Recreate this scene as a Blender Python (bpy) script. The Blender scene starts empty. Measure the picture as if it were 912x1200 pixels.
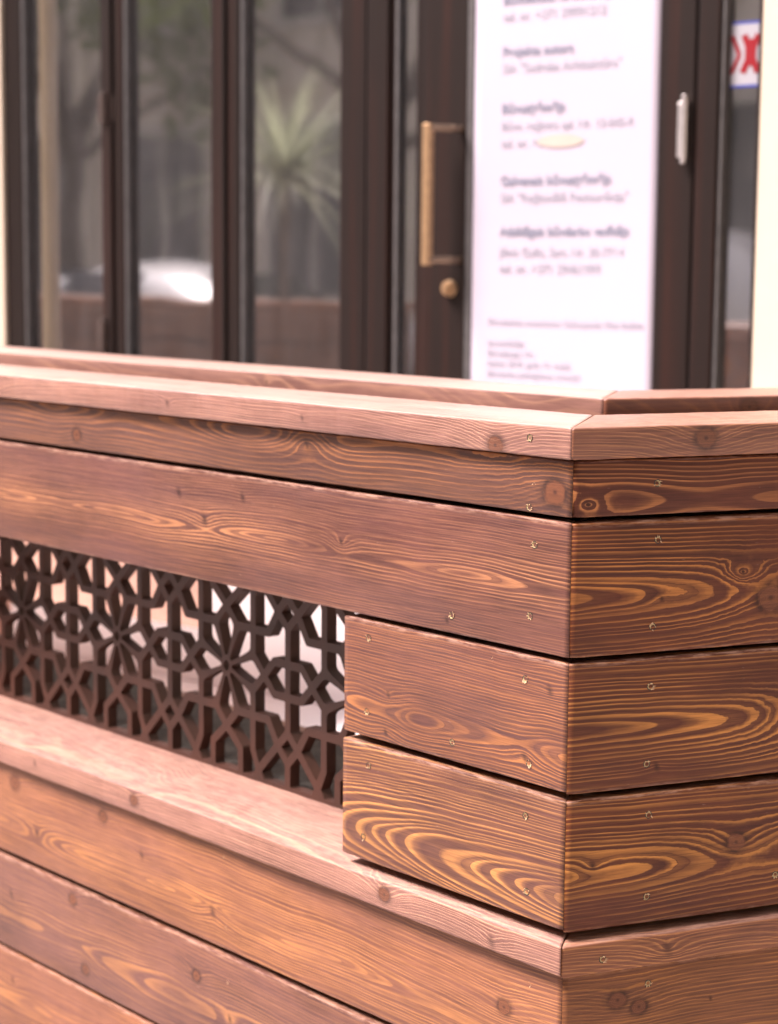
import bpy, bmesh, math, random
import numpy as np
from mathutils import Vector, Matrix, noise as mnoise
random.seed(7); rng = np.random.default_rng(7)
SC = bpy.context.scene; C = SC.collection
R = math.radians
H = 1.15                                   # eye height of the camera

# ------------------------------------------------------------------ node helpers
class NT:
    def __init__(s, name):
        s.m = bpy.data.materials.new(name); s.m.use_nodes = True
        s.t = s.m.node_tree; s.t.nodes.clear()
        s.out = s.t.nodes.new('ShaderNodeOutputMaterial')
    def n(s, typ, **kw):
        o = s.t.nodes.new(typ)
        for k, v in kw.items(): setattr(o, k, v)
        return o
    def put(s, sock, v):
        if v is None: return
        if isinstance(v, bpy.types.NodeSocket): s.t.links.new(v, sock)
        else: sock.default_value = v
    def math(s, op, a, b=None, c=None, clamp=False):
        o = s.n('ShaderNodeMath', operation=op, use_clamp=clamp)
        s.put(o.inputs[0], a); s.put(o.inputs[1], b)
        if c is not None: s.put(o.inputs[2], c)
        return o.outputs[0]
    def comb(s, x, y, z):
        o = s.n('ShaderNodeCombineXYZ')
        s.put(o.inputs[0], x); s.put(o.inputs[1], y); s.put(o.inputs[2], z)
        return o.outputs[0]
    def noise(s, vec, scale=1.0, detail=2.0, rough=.5, dist=0.0):
        o = s.n('ShaderNodeTexNoise'); s.put(o.inputs['Vector'], vec)
        o.inputs['Scale'].default_value = scale; o.inputs['Detail'].default_value = detail
        o.inputs['Roughness'].default_value = rough; o.inputs['Distortion'].default_value = dist
        return o.outputs['Fac']
    def ramp(s, fac, stops, interp='LINEAR'):
        o = s.n('ShaderNodeValToRGB'); cr = o.color_ramp; cr.interpolation = interp
        while len(cr.elements) < len(stops): cr.elements.new(.5)
        for e, (p, c) in zip(cr.elements, stops):
            e.position = p; e.color = (c, c, c, 1) if not isinstance(c, tuple) else (*c, 1)
        s.put(o.inputs[0], fac); return o.outputs[0]
    def mix(s, f, a, b, mode='MIX'):
        o = s.n('ShaderNodeMix', data_type='RGBA', blend_type=mode)
        s.put(o.inputs[0], f)
        s.put(o.inputs[6], (*a, 1) if isinstance(a, tuple) else a)
        s.put(o.inputs[7], (*b, 1) if isinstance(b, tuple) else b)
        return o.outputs[2]
    def sep(s, v):
        o = s.n('ShaderNodeSeparateXYZ'); s.put(o.inputs[0], v); return o.outputs
    def obj(s): return s.n('ShaderNodeTexCoord').outputs['Object']
    def bsdf(s, color, rough=.5, metal=0., spec=None, bump=None, bstr=.2, bdist=.001, coat=0., **kw):
        b = s.n('ShaderNodeBsdfPrincipled')
        s.put(b.inputs['Base Color'], (*color, 1) if isinstance(color, tuple) else color)
        s.put(b.inputs['Roughness'], rough); b.inputs['Metallic'].default_value = metal
        if spec is not None: b.inputs['Specular IOR Level'].default_value = spec
        if coat: b.inputs['Coat Weight'].default_value = coat; b.inputs['Coat Roughness'].default_value = .15
        for k, v in kw.items(): b.inputs[k].default_value = v
        if bump is not None:
            bp = s.n('ShaderNodeBump'); bp.inputs['Strength'].default_value = bstr
            bp.inputs['Distance'].default_value = bdist
            s.put(bp.inputs['Height'], bump); s.t.links.new(bp.outputs[0], b.inputs['Normal'])
        s.t.links.new(b.outputs[0], s.out.inputs[0]); return b

def plain(name, color, rough=.5, var=.15, scale=6., metal=0., bump=.1, bdist=.001, **kw):
    t = NT(name); n = t.noise(t.obj(), scale, 5, .6)
    lo = tuple(c * (1 - var) for c in color); hi = tuple(min(1, c * (1 + var)) for c in color)
    col = t.mix(t.ramp(n, [(.3, 0.), (.7, 1.)]), lo, hi)
    n2 = t.noise(t.obj(), scale * 14, 3, .6)
    rr = t.math('MULTIPLY_ADD', n2, .16, rough - .08)
    t.bsdf(col, rr, metal, bump=n2, bstr=bump, bdist=bdist, **kw); return t.m

# ------------------------------------------------------------------ stained pine
SEED = [0]
def wood(name, zc=.07, d=.03, s=.0037, slope=.03, slz=0., wz=.02, wd=.02, fx=2.2, knots=(), light=(.50, .195, .066),
         dark=(.056, .019, .0145), dark2=(.105, .038, .029), contrast=1.0, rough=.5, lowc=.55, jit=1.0, purple=.5, wash=.36, bs=.35, coat=.0, sheen=.20, spec=.34, top_light=0., figw=.04, floor=1.):
    """Annual rings of a log cut by the board: zc = height of the heart line on the board, d = its depth,
       s = ring width; knots = (x, z, radius, swirl) in the board's own coordinates."""
    SEED[0] += 1; sd = SEED[0] * 7.31
    t = NT(name); P = t.obj(); X, Y, Z = t.sep(P)
    m = t.math; ZY = m('MULTIPLY_ADD', Y, .9, Z)      # grain runs along x on every face of the board
    nz = t.noise(t.comb(m('MULTIPLY', X, fx), sd, 0.), 1., 3, .55)
    nd = t.noise(t.comb(m('MULTIPLY', X, fx * 1.5), sd + 9.3, 0.), 1., 1, .45)
    zc_ = m('ADD', m('MULTIPLY_ADD', m('SUBTRACT', nz, .5), wz * 2, zc), m('MULTIPLY', X, slz))
    d_ = m('ADD', m('MULTIPLY_ADD', m('SUBTRACT', nd, .5), wd * 2, d), m('MULTIPLY', X, slope))
    dz = m('SUBTRACT', Z, zc_); dy = m('ADD', m('MULTIPLY', Y, .6), d_)
    r = m('SQRT', m('ADD', m('MULTIPLY', dz, dz), m('MULTIPLY', dy, dy)))
    j1 = t.noise(t.comb(m('MULTIPLY', X, 3.6), sd, m('MULTIPLY', ZY, 22.)), 1., 2, .5)
    j2 = t.noise(t.comb(m('MULTIPLY', X, 16.), sd, m('MULTIPLY', ZY, 190.)), 1., 3, .65)
    side = m('POWER', m('DIVIDE', m('ABSOLUTE', dz), m('MAXIMUM', r, .001), clamp=True), 1.5)
    r = m('ADD', r, m('MULTIPLY', m('MULTIPLY', m('SUBTRACT', j1, .5), m('MULTIPLY_ADD', side, .6, .4)), .0062 * jit))
    r = m('ADD', r, m('MULTIPLY', m('MULTIPLY', m('SUBTRACT', j2, .5), m('MULTIPLY_ADD', side, .9, .10)), .0011 * jit))
    kmask = None; kring = None
    wk1 = t.noise(t.comb(m('MULTIPLY', X, 60.), sd, m('MULTIPLY', ZY, 75.)), 1., 3, .6) if knots else None
    wk2 = t.noise(t.comb(m('MULTIPLY', X, 150.), sd + 3, m('MULTIPLY', ZY, 190.)), 1., 3, .6) if knots else None
    ksm = None
    for (kx, kz, kr, sw) in knots:
        ex = m('SUBTRACT', X, kx); ez = m('SUBTRACT', Z, kz)
        big = kr >= .0085
        e1 = m('MULTIPLY', ex, 1 / 1.9)
        q = m('SQRT', m('ADD', m('MULTIPLY', e1, e1), m('MULTIPLY', ez, ez)))
        q = m('MULTIPLY', q, m('MULTIPLY_ADD', wk1, .35, .82))
        g = m('EXPONENT', m('MULTIPLY', m('POWER', m('DIVIDE', q, max(kr * 2.1, .010)), 1.25), -1.))
        r = m('MULTIPLY_ADD', g, sw * 1.5, r)
        e2 = m('MULTIPLY', ex, .85)
        if not big:      # pin knot or pitch streak: leaning, soft, dark
            e2 = m('MULTIPLY_ADD', ez, .35, m('MULTIPLY', ex, 1.35)); 
        q2 = m('SQRT', m('ADD', m('MULTIPLY', e2, e2), m('MULTIPLY', ez, ez)))
        ka, kb, kc_ = (.45, .30, .64) if big else (.8, .7, .27)
        q2 = m('DIVIDE', m('MULTIPLY', q2, m('ADD', m('MULTIPLY', wk1, ka), m('MULTIPLY_ADD', wk2, kb, kc_))), kr)
        if big:
            mk = t.ramp(q2, [(.80, 1.), (.98, 0.)])
            rg = m('MULTIPLY', t.ramp(m('FRACT', m('MULTIPLY', q2, kr / .0017)), [(.0, .0), (.7, .8), (1., 0.)]), mk)
            ed = m('MULTIPLY', t.ramp(m('MULTIPLY', q2, .6), [(.42, 0.), (.54, 1.), (.62, .9), (.76, .35), (1.0, 0.)]), t.ramp(wk1, [(.35, .35), (.6, 1.)]))
            rg = m('MAXIMUM', rg, t.ramp(q2, [(.10, 1.), (.30, .0)]))
            if kmask is None: kmask, kring, kedge = mk, rg, ed
            else: kmask, kring, kedge = m('MAXIMUM', kmask, mk), m('MAXIMUM', kring, rg), m('MAXIMUM', kedge, ed)
        else:
            sm = t.ramp(m('MULTIPLY', q2, .5), [(.14, 1.), (.34, .65), (.8, 0.)])
            ksm = sm if ksm is None else m('MAXIMUM', ksm, sm)
    tt = m('DIVIDE', r, s)
    wv = t.noise(t.comb(m('MULTIPLY', tt, .30), sd, 3.), 1., 1, .5)
    tt = m('MULTIPLY_ADD', wv, 2.8, tt)
    fl = m('FLOOR', tt); fr = m('FRACT', tt)
    wn = t.n('ShaderNodeTexWhiteNoise', noise_dimensions='1D'); t.put(wn.inputs[1], m('ADD', fl, sd)); w = wn.outputs[0]
    prof = t.ramp(fr, [(0., .06), (.38, .0), (.60, .30), (.76, .95), (.93, 1.), (.98, .06)])
    prof = m('POWER', prof, m('MULTIPLY_ADD', w, 1.7, .45))
    prof = m('MULTIPLY', prof, m('MULTIPLY_ADD', w, .45, .62))
    if floor < 1.:      # bold figure over the heart line, plain stained wood towards the edges
        gq = m('DIVIDE', dz, figw); fg = m('EXPONENT', m('MULTIPLY', m('MULTIPLY', gq, gq), -1.))
        fg = m('MULTIPLY_ADD', m('SUBTRACT', nd, .5), .5, fg, clamp=True)
        prof = m('MULTIPLY', m('POWER', prof, m('MULTIPLY_ADD', fg, -.45, 1.)), m('MULTIPLY_ADD', fg, 1.12 - floor, floor))
    area = t.noise(t.comb(m('MULTIPLY', X, 3.2), sd + 4, m('MULTIPLY', ZY, 13.)), 1., 3, .55)
    area = t.ramp(area, [(.30, .12), (.66, 1.)])
    L = m('MULTIPLY', prof, m('MULTIPLY', area, contrast), clamp=True)
    fib = t.noise(t.comb(m('MULTIPLY', X, 22.), m('MULTIPLY', Y, 200.), m('MULTIPLY', ZY, 900.)), 1., 3, .65)
    fib2 = t.noise(t.comb(m('MULTIPLY', X, 5.), m('MULTIPLY', Y, 60.), m('MULTIPLY', ZY, 240.)), 1., 3, .6)
    L = m('MULTIPLY', L, t.ramp(fib2, [(.30, .62), (.48, 1.), (.62, 1.15)]), clamp=True)
    blot = t.ramp(t.noise(t.comb(m('MULTIPLY', X, 5.5), sd + 1, m('MULTIPLY', ZY, 14.)), 1., 4, .6), [(.35, 0.), (.68, 1.)])
    c0 = t.mix(blot, dark, dark2)
    c0 = t.mix(m('MULTIPLY', t.ramp(fib2, [(.42, 0.), (.7, 1.)]), wash), c0, tuple(a * .62 + b * .38 for a, b in zip(dark2, light)))
    fr2 = t.ramp(t.noise(t.comb(m('MULTIPLY', X, 2.6), sd + 8, m('MULTIPLY', ZY, 9.)), 1., 4, .6), [(.40, 0.), (.66, 1.)])
    c0 = t.mix(m('MULTIPLY', fr2, sheen), c0, (.190, .098, .092))  # mauve sheen of the boards painted into the colour as blotches
    L = m('MULTIPLY', L, m('MULTIPLY_ADD', fr2, -.45 * min(1., sheen * 2), 1.))
    lt = t.mix(t.noise(t.comb(m('MULTIPLY', X, 9.), sd, m('MULTIPLY', ZY, 40.)), 1., 3, .5), light, tuple(c * .62 for c in light))
    col = t.mix(L, c0, lt)
    if kmask is not None:
        kc = t.mix(kring, (.19, .066, .028), (.060, .020, .011))
        col = t.mix(m('MULTIPLY', kmask, .90), col, kc)
        col = t.mix(m('MULTIPLY', kedge, .85), col, tuple(c * .42 for c in dark))
    if ksm is not None:
        col = t.mix(m('MULTIPLY', ksm, m('MULTIPLY_ADD', wk2, .9, .30)), col, tuple(c * .50 for c in dark))
    col = t.mix(1.0, col, t.ramp(fib, [(.22, .60), (.5, 1.0), (.8, 1.32)]), 'MULTIPLY')
    gz = t.sep(t.n('ShaderNodeTexCoord').outputs['Generated'])[2]
    wr = m('MAXIMUM', t.ramp(gz, [(.955, 0.), (.985, 1.)]), m('MULTIPLY', t.ramp(gz, [(.012, 1.), (.03, 0.)]), .5))
    wr = m('MULTIPLY', wr, t.ramp(t.noise(t.comb(m('MULTIPLY', X, 34.), sd + 5, m('MULTIPLY', ZY, 200.)), 1., 4, .7), [(.44, 0.), (.60, 1.)]))
    col = t.mix(m('MULTIPLY', wr, .38), col, (.56, .34, .24))
    # fine pale scuffs and a few dark mineral specks
    sc = t.ramp(t.noise(t.comb(m('MULTIPLY', X, 60.), sd + 2, m('MULTIPLY', ZY, 420.)), 1., 2, .7), [(.72, 0.), (.80, 1.)])
    col = t.mix(m('MULTIPLY', sc, .30), col, (.50, .33, .25))
    if top_light:      # weathered rail and ledge tops, sky brightness painted in as paler colour
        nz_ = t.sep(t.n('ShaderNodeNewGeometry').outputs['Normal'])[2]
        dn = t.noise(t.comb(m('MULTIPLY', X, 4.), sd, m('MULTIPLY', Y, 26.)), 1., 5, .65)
        dm = m('MULTIPLY', m('MULTIPLY', t.ramp(nz_, [(.45, 0.), (.85, 1.)]), m('MULTIPLY_ADD', fib2, .5, .55)), t.ramp(dn, [(.32, top_light * .55), (.66, top_light * .95)]))
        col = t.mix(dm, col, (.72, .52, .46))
    hgt = m('ADD', m('MULTIPLY', L, .55), m('MULTIPLY', fib, .8))
    rg = m('MULTIPLY_ADD', fib2, .18, m('MULTIPLY_ADD', L, .07, rough - .09))
    t.bsdf(col, rg, 0., spec=spec, bump=hgt, bstr=bs, bdist=.0009, **({'Coat Weight': coat, 'Coat Roughness': .34} if coat else {}))
    return t.m

# ------------------------------------------------------------------ mesh helpers
def mesh_obj(name, verts, faces, mat=None, parent=None, smooth=False):
    me = bpy.data.meshes.new(name); me.from_pydata([tuple(v) for v in verts], [], faces); me.update()
    o = bpy.data.objects.new(name, me); C.objects.link(o)
    for mm in (mat if isinstance(mat, (list, tuple)) else [mat]):
        if mm: me.materials.append(mm)
    if smooth:
        me.polygons.foreach_set('use_smooth', [True] * len(me.polygons))
    if parent is not None: o.parent = parent
    return o
def bm_obj(name, bm, mat=None, parent=None, smooth=False, bevel=0.):
    me = bpy.data.meshes.new(name); bm.normal_update(); bm.to_mesh(me); bm.free()
    o = bpy.data.objects.new(name, me); C.objects.link(o)
    for mm in (mat if isinstance(mat, (list, tuple)) else [mat]):
        if mm: me.materials.append(mm)
    if smooth: me.polygons.foreach_set('use_smooth', [True] * len(me.polygons))
    if parent is not None: o.parent = parent
    if bevel:
        b = o.modifiers.new('bevel', 'BEVEL'); b.width = bevel; b.segments = 2; b.limit_method = 'ANGLE'
    return o
def box(bm, x0, x1, y0, y1, z0, z1, mi=0):
    vs = [bm.verts.new((x, y, z)) for x in (x0, x1) for y in (y0, y1) for z in (z0, z1)]
    for f in ((0, 1, 3, 2), (4, 6, 7, 5), (0, 4, 5, 1), (2, 3, 7, 6), (0, 2, 6, 4), (1, 5, 7, 3)):
        bm.faces.new([vs[i] for i in f]).material_index = mi
def boxes(name, L, mat, parent=None, bevel=0.):
    bm = bmesh.new()
    for b in L: box(bm, *b)
    return bm_obj(name, bm, mat, parent, bevel=bevel)
def cyl(bm, p0, p1, r0, r1=None, n=12, cap=True, mi=0):
    p0, p1 = Vector(p0), Vector(p1); r1 = r0 if r1 is None else r1
    a = (p1 - p0).normalized(); u = a.orthogonal().normalized(); v = a.cross(u)
    A = [bm.verts.new(p0 + (u * math.cos(2 * math.pi * i / n) + v * math.sin(2 * math.pi * i / n)) * r0) for i in range(n)]
    B = [bm.verts.new(p1 + (u * math.cos(2 * math.pi * i / n) + v * math.sin(2 * math.pi * i / n)) * r1) for i in range(n)]
    for i in range(n): bm.faces.new((A[i], A[(i + 1) % n], B[(i + 1) % n], B[i])).material_index = mi
    if cap: bm.faces.new(A[::-1]).material_index = mi; bm.faces.new(B).material_index = mi
def empty(name, loc=(0, 0, 0), rz=0., parent=None):
    o = bpy.data.objects.new(name, None); C.objects.link(o); o.location = loc; o.rotation_euler = (0, 0, rz)
    o.empty_display_size = .1
    if parent is not None: o.parent = parent
    return o
def tag(o, label=None, cat=None, group=None, kind=None):
    if label: o['label'] = label
    if cat: o['category'] = cat
    if group: o['group'] = group
    if kind: o['kind'] = kind
    return o

# ------------------------------------------------------------------ the barrier
CORNER = (0.19907, 2.07)
TH_L = -(90 - 41.670) ; TH_R = 90 - 67.743           # run of the long and of the short side, degrees
MIT = 1 / math.tan(R((67.743 + 41.670) / 2))
barrier = tag(empty('terrace_barrier', (CORNER[0], CORNER[1], 0)),
              'brown stained pine terrace barrier with double top rails and a cut-out lattice strip', 'barrier')

def plank(name, side, x0, x1, z0, z1, y0, y1, mat, mitre=True, parent=barrier, jag=.0003, rad=.0019, step=.008, jagx=0., gap=.0006, shift=0.):
    """Board with eased, slightly uneven arrises. x runs left to right along the face, y goes into the wood."""
    h = z1 - z0; t = y1 - y0
    o = bpy.data.objects.new(name, None)
    prof = []
    for (cy, cz, a0) in ((t - rad, rad, -90), (t - rad, h - rad, 0), (rad, h - rad, 90), (rad, rad, 180)):
        for k in range(4):
            a = R(a0 + k * 30); prof.append((cy + rad * math.cos(a), cz + rad * math.sin(a)))
    n = len(prof); L = x1 - x0; N = max(2, int(L / step)); V = []; F = []
    sd = random.random() * 100
    for i in range(N + 1):
        f = i / N
        for k, (py, pz) in enumerate(prof):
            a, b = x0, x1
            if mitre:
                if side == 'L': b = x1 - (y0 + py) * MIT - gap - shift
                else: a = x0 + (y0 + py) * MIT + gap - shift
            x = a + (b - a) * f
            # little end easing
            e = min(abs(x - a), abs(b - x)); q = max(0, 1 - e / .0012) * .0006
            corner = k // 4
            jj = mnoise.noise(Vector((x * 60, sd + corner * 7, 0))) * jag
            if jagx and corner == 2:   # front top arris: torn fibres
                w = max(0., mnoise.noise(Vector((x * 22, sd, 3.)))) * (.5 + abs(mnoise.noise(Vector((x * 260, sd, 1.)))) * 1.6)
                jj -= jagx * w
            wav = mnoise.noise(Vector((x * 3, sd, 5))) * .0006
            cy = t / 2; cz = h / 2
            V.append((x, y0 + py + (cy - py) / cy * q - (jj if py < cy else -jj), pz + (cz - pz) / cz * q + (jj if pz > cz else -jj) * .7 + wav))
    for i in range(N):
        for k in range(n):
            a = i * n + k; b = i * n + (k + 1) % n
            F.append((a, b, b + n, a + n))
    F.append(tuple(range(n))[::-1]); F.append(tuple(range(N * n, N * n + n)))
    me = bpy.data.meshes.new(name); me.from_pydata(V, [], F); me.update(); me.materials.append(mat)
    me.polygons.foreach_set('use_smooth', [True] * (len(F) - 2) + [False] * 2)
    o = bpy.data.objects.new(name, me); C.objects.link(o)
    o.parent = parent; o.location = (0, 0, z0); o.rotation_euler = (0, 0, R(TH_L if side == 'L' else TH_R))
    return o

# screws: brass countersunk, star recess, a torn wood collar
M_brass = plain('brass', (.36, .28, .15), .52, .35, 500., metal=1., bump=.3)
M_recess = plain('screw_recess', (.03, .02, .012), .7, .1, 60.)
M_torn = plain('torn_wood_fibre', (.55, .36, .20), .8, .3, 200.)
def screw_mesh(seed):
    rd = random.Random(seed); bm = bmesh.new(); R0 = .0034
    def disc(pts, y, mi, rev=False):
        f = bm.faces.new([bm.verts.new((x, y, z)) for x, z in pts]); f.material_index = mi
    n = 24; star = []
    for i in range(n):
        a = 2 * math.pi * i / n; rr = .00175 + .0005 * math.cos(6 * a); star.append((rr * math.cos(a), rr * math.sin(a)))
    rim = [(R0 * math.cos(2 * math.pi * i / n), R0 * math.sin(2 * math.pi * i / n)) for i in range(n)]
    tilt = rd.uniform(-.12, .12)
    vs = [bm.verts.new((x, .0004 + x * tilt, z)) for x, z in star]; vr = [bm.verts.new((x, -.0001 + x * tilt, z)) for x, z in rim]
    vr2 = [bm.verts.new((x, .003, z)) for x, z in rim]; vb = [bm.verts.new((x * .8, .0026, z * .8)) for x, z in star]
    for i in range(n):
        j = (i + 1) % n
        bm.faces.new((vr[i], vs[i], vs[j], vr[j])).material_index = 0
        bm.faces.new((vr[i], vr[j], vr2[j], vr2[i])).material_index = 0
        bm.faces.new((vs[i], vb[i], vb[j], vs[j])).material_index = 1
    bm.faces.new(vb).material_index = 1
    # pit ring (crushed wood, the hole's shadow painted in dark) and torn splinters
    for i in range(n):
        j = (i + 1) % n; a0 = 2 * math.pi * i / n; a1 = 2 * math.pi * j / n
        ra = R0 * (1.16 + .25 * rd.random())
        bm.faces.new([bm.verts.new(p) for p in ((R0 * .98 * math.cos(a0), -.00005, R0 * .98 * math.sin(a0)), (R0 * .98 * math.cos(a1), -.00005, R0 * .98 * math.sin(a1)),
              (ra * math.cos(a1), -.00008, ra * math.sin(a1)), (ra * math.cos(a0), -.00008, ra * math.sin(a0)))]).material_index = 1
    for _ in range(rd.randint(4, 8)):
        a = rd.uniform(0, 2 * math.pi); l = rd.uniform(.0012, .0034); w = rd.uniform(.0004, .0009)
        c = Vector((R0 * 1.02 * math.cos(a), -.0003, R0 * 1.02 * math.sin(a))); dx = math.copysign(l, math.cos(a))
        p = [c + Vector((0, 0, -w)), c + Vector((0, 0, w)), c + Vector((dx, -rd.uniform(.0004, .0014), w * rd.uniform(-1, 1)))]
        q = bm.verts.new(c + Vector((0, .001, 0)))
        v = [bm.verts.new(x) for x in p]
        for f in ((0, 1, 2),): bm.faces.new([v[k] for k in f]).material_index = 2
        bm.faces.new((v[1], v[0], q)).material_index = 2; bm.faces.new((v[0], v[2], q)).material_index = 2; bm.faces.new((v[2], v[1], q)).material_index = 2
    me = bpy.data.meshes.new('screw'); bm.to_mesh(me); bm.free()
    for mm in (M_brass, M_recess, M_torn): me.materials.append(mm)
    return me
SCREWS = [screw_mesh(k) for k in range(5)]
def screw(board, x, zabs, y, k=None, sc=1.):
    o = bpy.data.objects.new('screw', SCREWS[random.randrange(5) if k is None else k]); C.objects.link(o)
    o.parent = board; o.location = (x, y - .0002, zabs - board.location.z); o.rotation_euler = (0, random.choice([0, 1.05, 2.1, 3.14, 4.2, 5.2]) * 1., 0); o.scale = (sc,) * 3

pale = (.56, .26, .105)
W = {}
W['Lstrip'] = wood('pine_upper_strip_long', figw=.022, floor=.5, zc=.060, d=.012, s=.0050, wz=.010, wd=.016, slope=-.01, fx=2.4, contrast=1.05, lowc=.4,
                   knots=[(-.456, .045, .008, .016), (-.026, .026, .016, .020), (-.991, .02, .010, .006)], dark=(.060, .025, .018), dark2=(.095, .042, .030), sheen=.2, wash=.35)
W['Lp2'] = wood('pine_wide_board_long', figw=.026, floor=.34, zc=.074, d=.012, s=.0037, wz=.012, wd=.013, slope=.012, fx=2.3, contrast=1.25,
                knots=[(-.733, .115, .007, .004), (-.674, .083, .008, .007), (-.388, .086, .004, .010), (-.589, .122, .006, .003), (-.195, .015, .004, .002)], light=(.50, .215, .095))
W['Ls1'] = wood('pine_short_board_upper', figw=.035, floor=.75, zc=.040, d=.012, s=.0036, wz=.010, wd=.014, slope=-.02, fx=4.5, sheen=.12, contrast=1.2,
                knots=[(-.028, .112, .006, .004), (-.298, .06, .004, .004), (-.065, .028, .005, .005), (-.302, .012, .004, .003)], dark=(.072, .030, .025))
W['Lp4'] = wood('pine_short_board_lower', figw=.04, floor=.80, zc=.038, d=.018, s=.0041, wz=.010, wd=.008, slope=-.11, fx=2.6, contrast=1.4, light=(.60, .27, .085), dark=(.072, .028, .020))
W['Rstrip'] = wood('pine_upper_strip_short', zc=.016, d=.016, s=.0048, wz=.008, wd=.012, slope=.03, fx=3., contrast=1.2, wash=.16, knots=[(.02, .014, .005, .012)], dark=(.058, .0145, .0075), dark2=(.105, .027, .012), jit=.6, sheen=.04, spec=.22)
W['Rp2'] = wood('pine_wide_board_short', figw=.034, floor=.55, zc=.066, d=.010, s=.0050, wz=.006, wd=.006, slope=.055, fx=3., contrast=1.2, wash=.16,
                knots=[(.258, .053, .017, .012), (.22, .085, .004, .016), (.115, .06, .003, .002)], light=(.52, .20, .05), dark=(.058, .0145, .0075), dark2=(.105, .027, .012), jit=.6, sheen=.04, spec=.22)
W['Rp3'] = wood('pine_middle_board_short', figw=.032, floor=.66, zc=.072, d=.008, s=.0052, wz=.007, wd=.007, slope=.035, fx=3.4, contrast=1.2, wash=.16,
                knots=[(.114, .022, .005, .003), (.31, .068, .012, .02)], light=(.58, .24, .06), dark=(.058, .0145, .0075), dark2=(.105, .027, .012), jit=.6, sheen=.04, spec=.22)
W['Rp4'] = wood('pine_lower_board_short', figw=.036, floor=.62, zc=.066, d=.011, s=.0054, wz=.005, wd=.004, slope=.06, fx=4., contrast=1.2, wash=.16,
                knots=[(.222, .082, .012, .012), (.035, .075, .005, .006)], light=(.60, .25, .06), dark=(.058, .0145, .0075), dark2=(.105, .027, .012), jit=.6, sheen=.04, spec=.22)
W['Lrail'] = wood('pine_top_rail_long', top_light=0.62, zc=-.05, d=.05, s=.0030, wz=.01, wd=.02, slope=.06, contrast=.95, light=(.60, .32, .20), dark=(.135, .058, .044), dark2=(.25, .122, .096),
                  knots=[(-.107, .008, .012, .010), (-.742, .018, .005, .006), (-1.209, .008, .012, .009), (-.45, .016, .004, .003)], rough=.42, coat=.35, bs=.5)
W['Rrail'] = wood('pine_top_rail_short', top_light=0.2, zc=-.02, d=.02, s=.0034, wz=.01, wd=.02, slope=.05, contrast=1., knots=[(.158, .020, .013, .012)], rough=.42, coat=.15, dark=(.12, .045, .028), dark2=(.20, .080, .048), light=(.55, .24, .10), bs=.4, sheen=.08, spec=.3)
W['Ledge'] = wood('pine_ledge_long', top_light=0.2, zc=-.04, d=.04, s=.0030, wz=.01, wd=.02, slope=.05, contrast=.95, light=(.60, .32, .20), dark=(.135, .058, .044), dark2=(.25, .122, .096),
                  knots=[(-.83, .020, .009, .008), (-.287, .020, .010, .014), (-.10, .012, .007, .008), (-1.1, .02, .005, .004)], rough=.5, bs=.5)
W['Redge'] = wood('pine_ledge_short', top_light=0.16, zc=-.015, d=.02, s=.0036, wz=.01, wd=.02, slope=.05, contrast=.95, knots=[(.128, .018, .007, .010), (.30, .02, .006, .008)], light=(.62, .27, .09), dark=(.12, .042, .022), dark2=(.20, .074, .038), sheen=.1, spec=.25)
low = dict(light=(.62, .265, .088), dark=(.115, .041, .024), dark2=(.205, .080, .046))
W['Ll1'] = wood('pine_skirt_board_long', figw=.036, floor=.5, zc=.050, d=.012, s=.0044, wz=.018, wd=.016, slope=.02, contrast=1.25,
                knots=[(-.933, .120, .009, .005), (-1.185, .118, .012, .012), (-.092, .081, .010, .008), (-.833, .085, .006, .006), (-.66, .045, .008, .008), (-1.12, .05, .007, .008)], **low)
W['Ll2'] = wood('pine_skirt_board_mid', figw=.030, floor=.42, zc=.055, d=.012, s=.0042, wz=.016, wd=.015, slope=-.02, contrast=1.05, light=(.54, .24, .09), dark=(.070, .028, .023), dark2=(.135, .056, .043),
                knots=[(-1.018, .128, .009, .010), (-.698, .10, .009, .012), (-.985, .026, .009, .006), (-1.2, .09, .007, .006), (-.62, .06, .006, .006)])
W['Ll3'] = wood('pine_skirt_board_low', figw=.036, floor=.5, zc=.075, d=.012, s=.0042, wz=.016, wd=.015, contrast=1.2, knots=[(-1.136, .03, .007, .01), (-1.2, .10, .006, .006)], **low)
W['Rl1'] = wood('pine_skirt_board_short', figw=.034, floor=.6, zc=.035, d=.014, s=.0046, wz=.012, wd=.012, slope=.02, contrast=1.1,
                knots=[(.072, .110, .011, .010), (.100, .098, .010, .004), (.195, .095, .003, .002)], light=(.60, .25, .065), dark=(.10, .037, .018), dark2=(.17, .064, .030), wash=.3, sheen=.05, spec=.22)
W['in'] = wood('pine_inner_boards', zc=.07, d=.03, s=.004, contrast=.7, light=pale, dark=(.13, .06, .042), dark2=(.2, .095, .065))
W['inrail'] = wood('pine_inner_rail', top_light=0.62, zc=-.03, d=.02, s=.0040, wz=.012, wd=.02, slope=.03, contrast=.8, light=(.52, .28, .17), dark=(.15, .07, .052), dark2=(.23, .115, .09), rough=.42, coat=.35,
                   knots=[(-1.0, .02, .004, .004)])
W['inrailR'] = wood('pine_inner_rail_short', top_light=0.22, zc=-.02, d=.03, s=.0036, contrast=.6, rough=.42, coat=.35, dark=(.15, .05, .028), dark2=(.22, .08, .045), knots=[(.47, .02, .012, .01)])
W['post'] = wood('pine_post', zc=.05, d=.03, s=.004, contrast=.5, dark=(.06, .028, .02), dark2=(.09, .045, .03))

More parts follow.
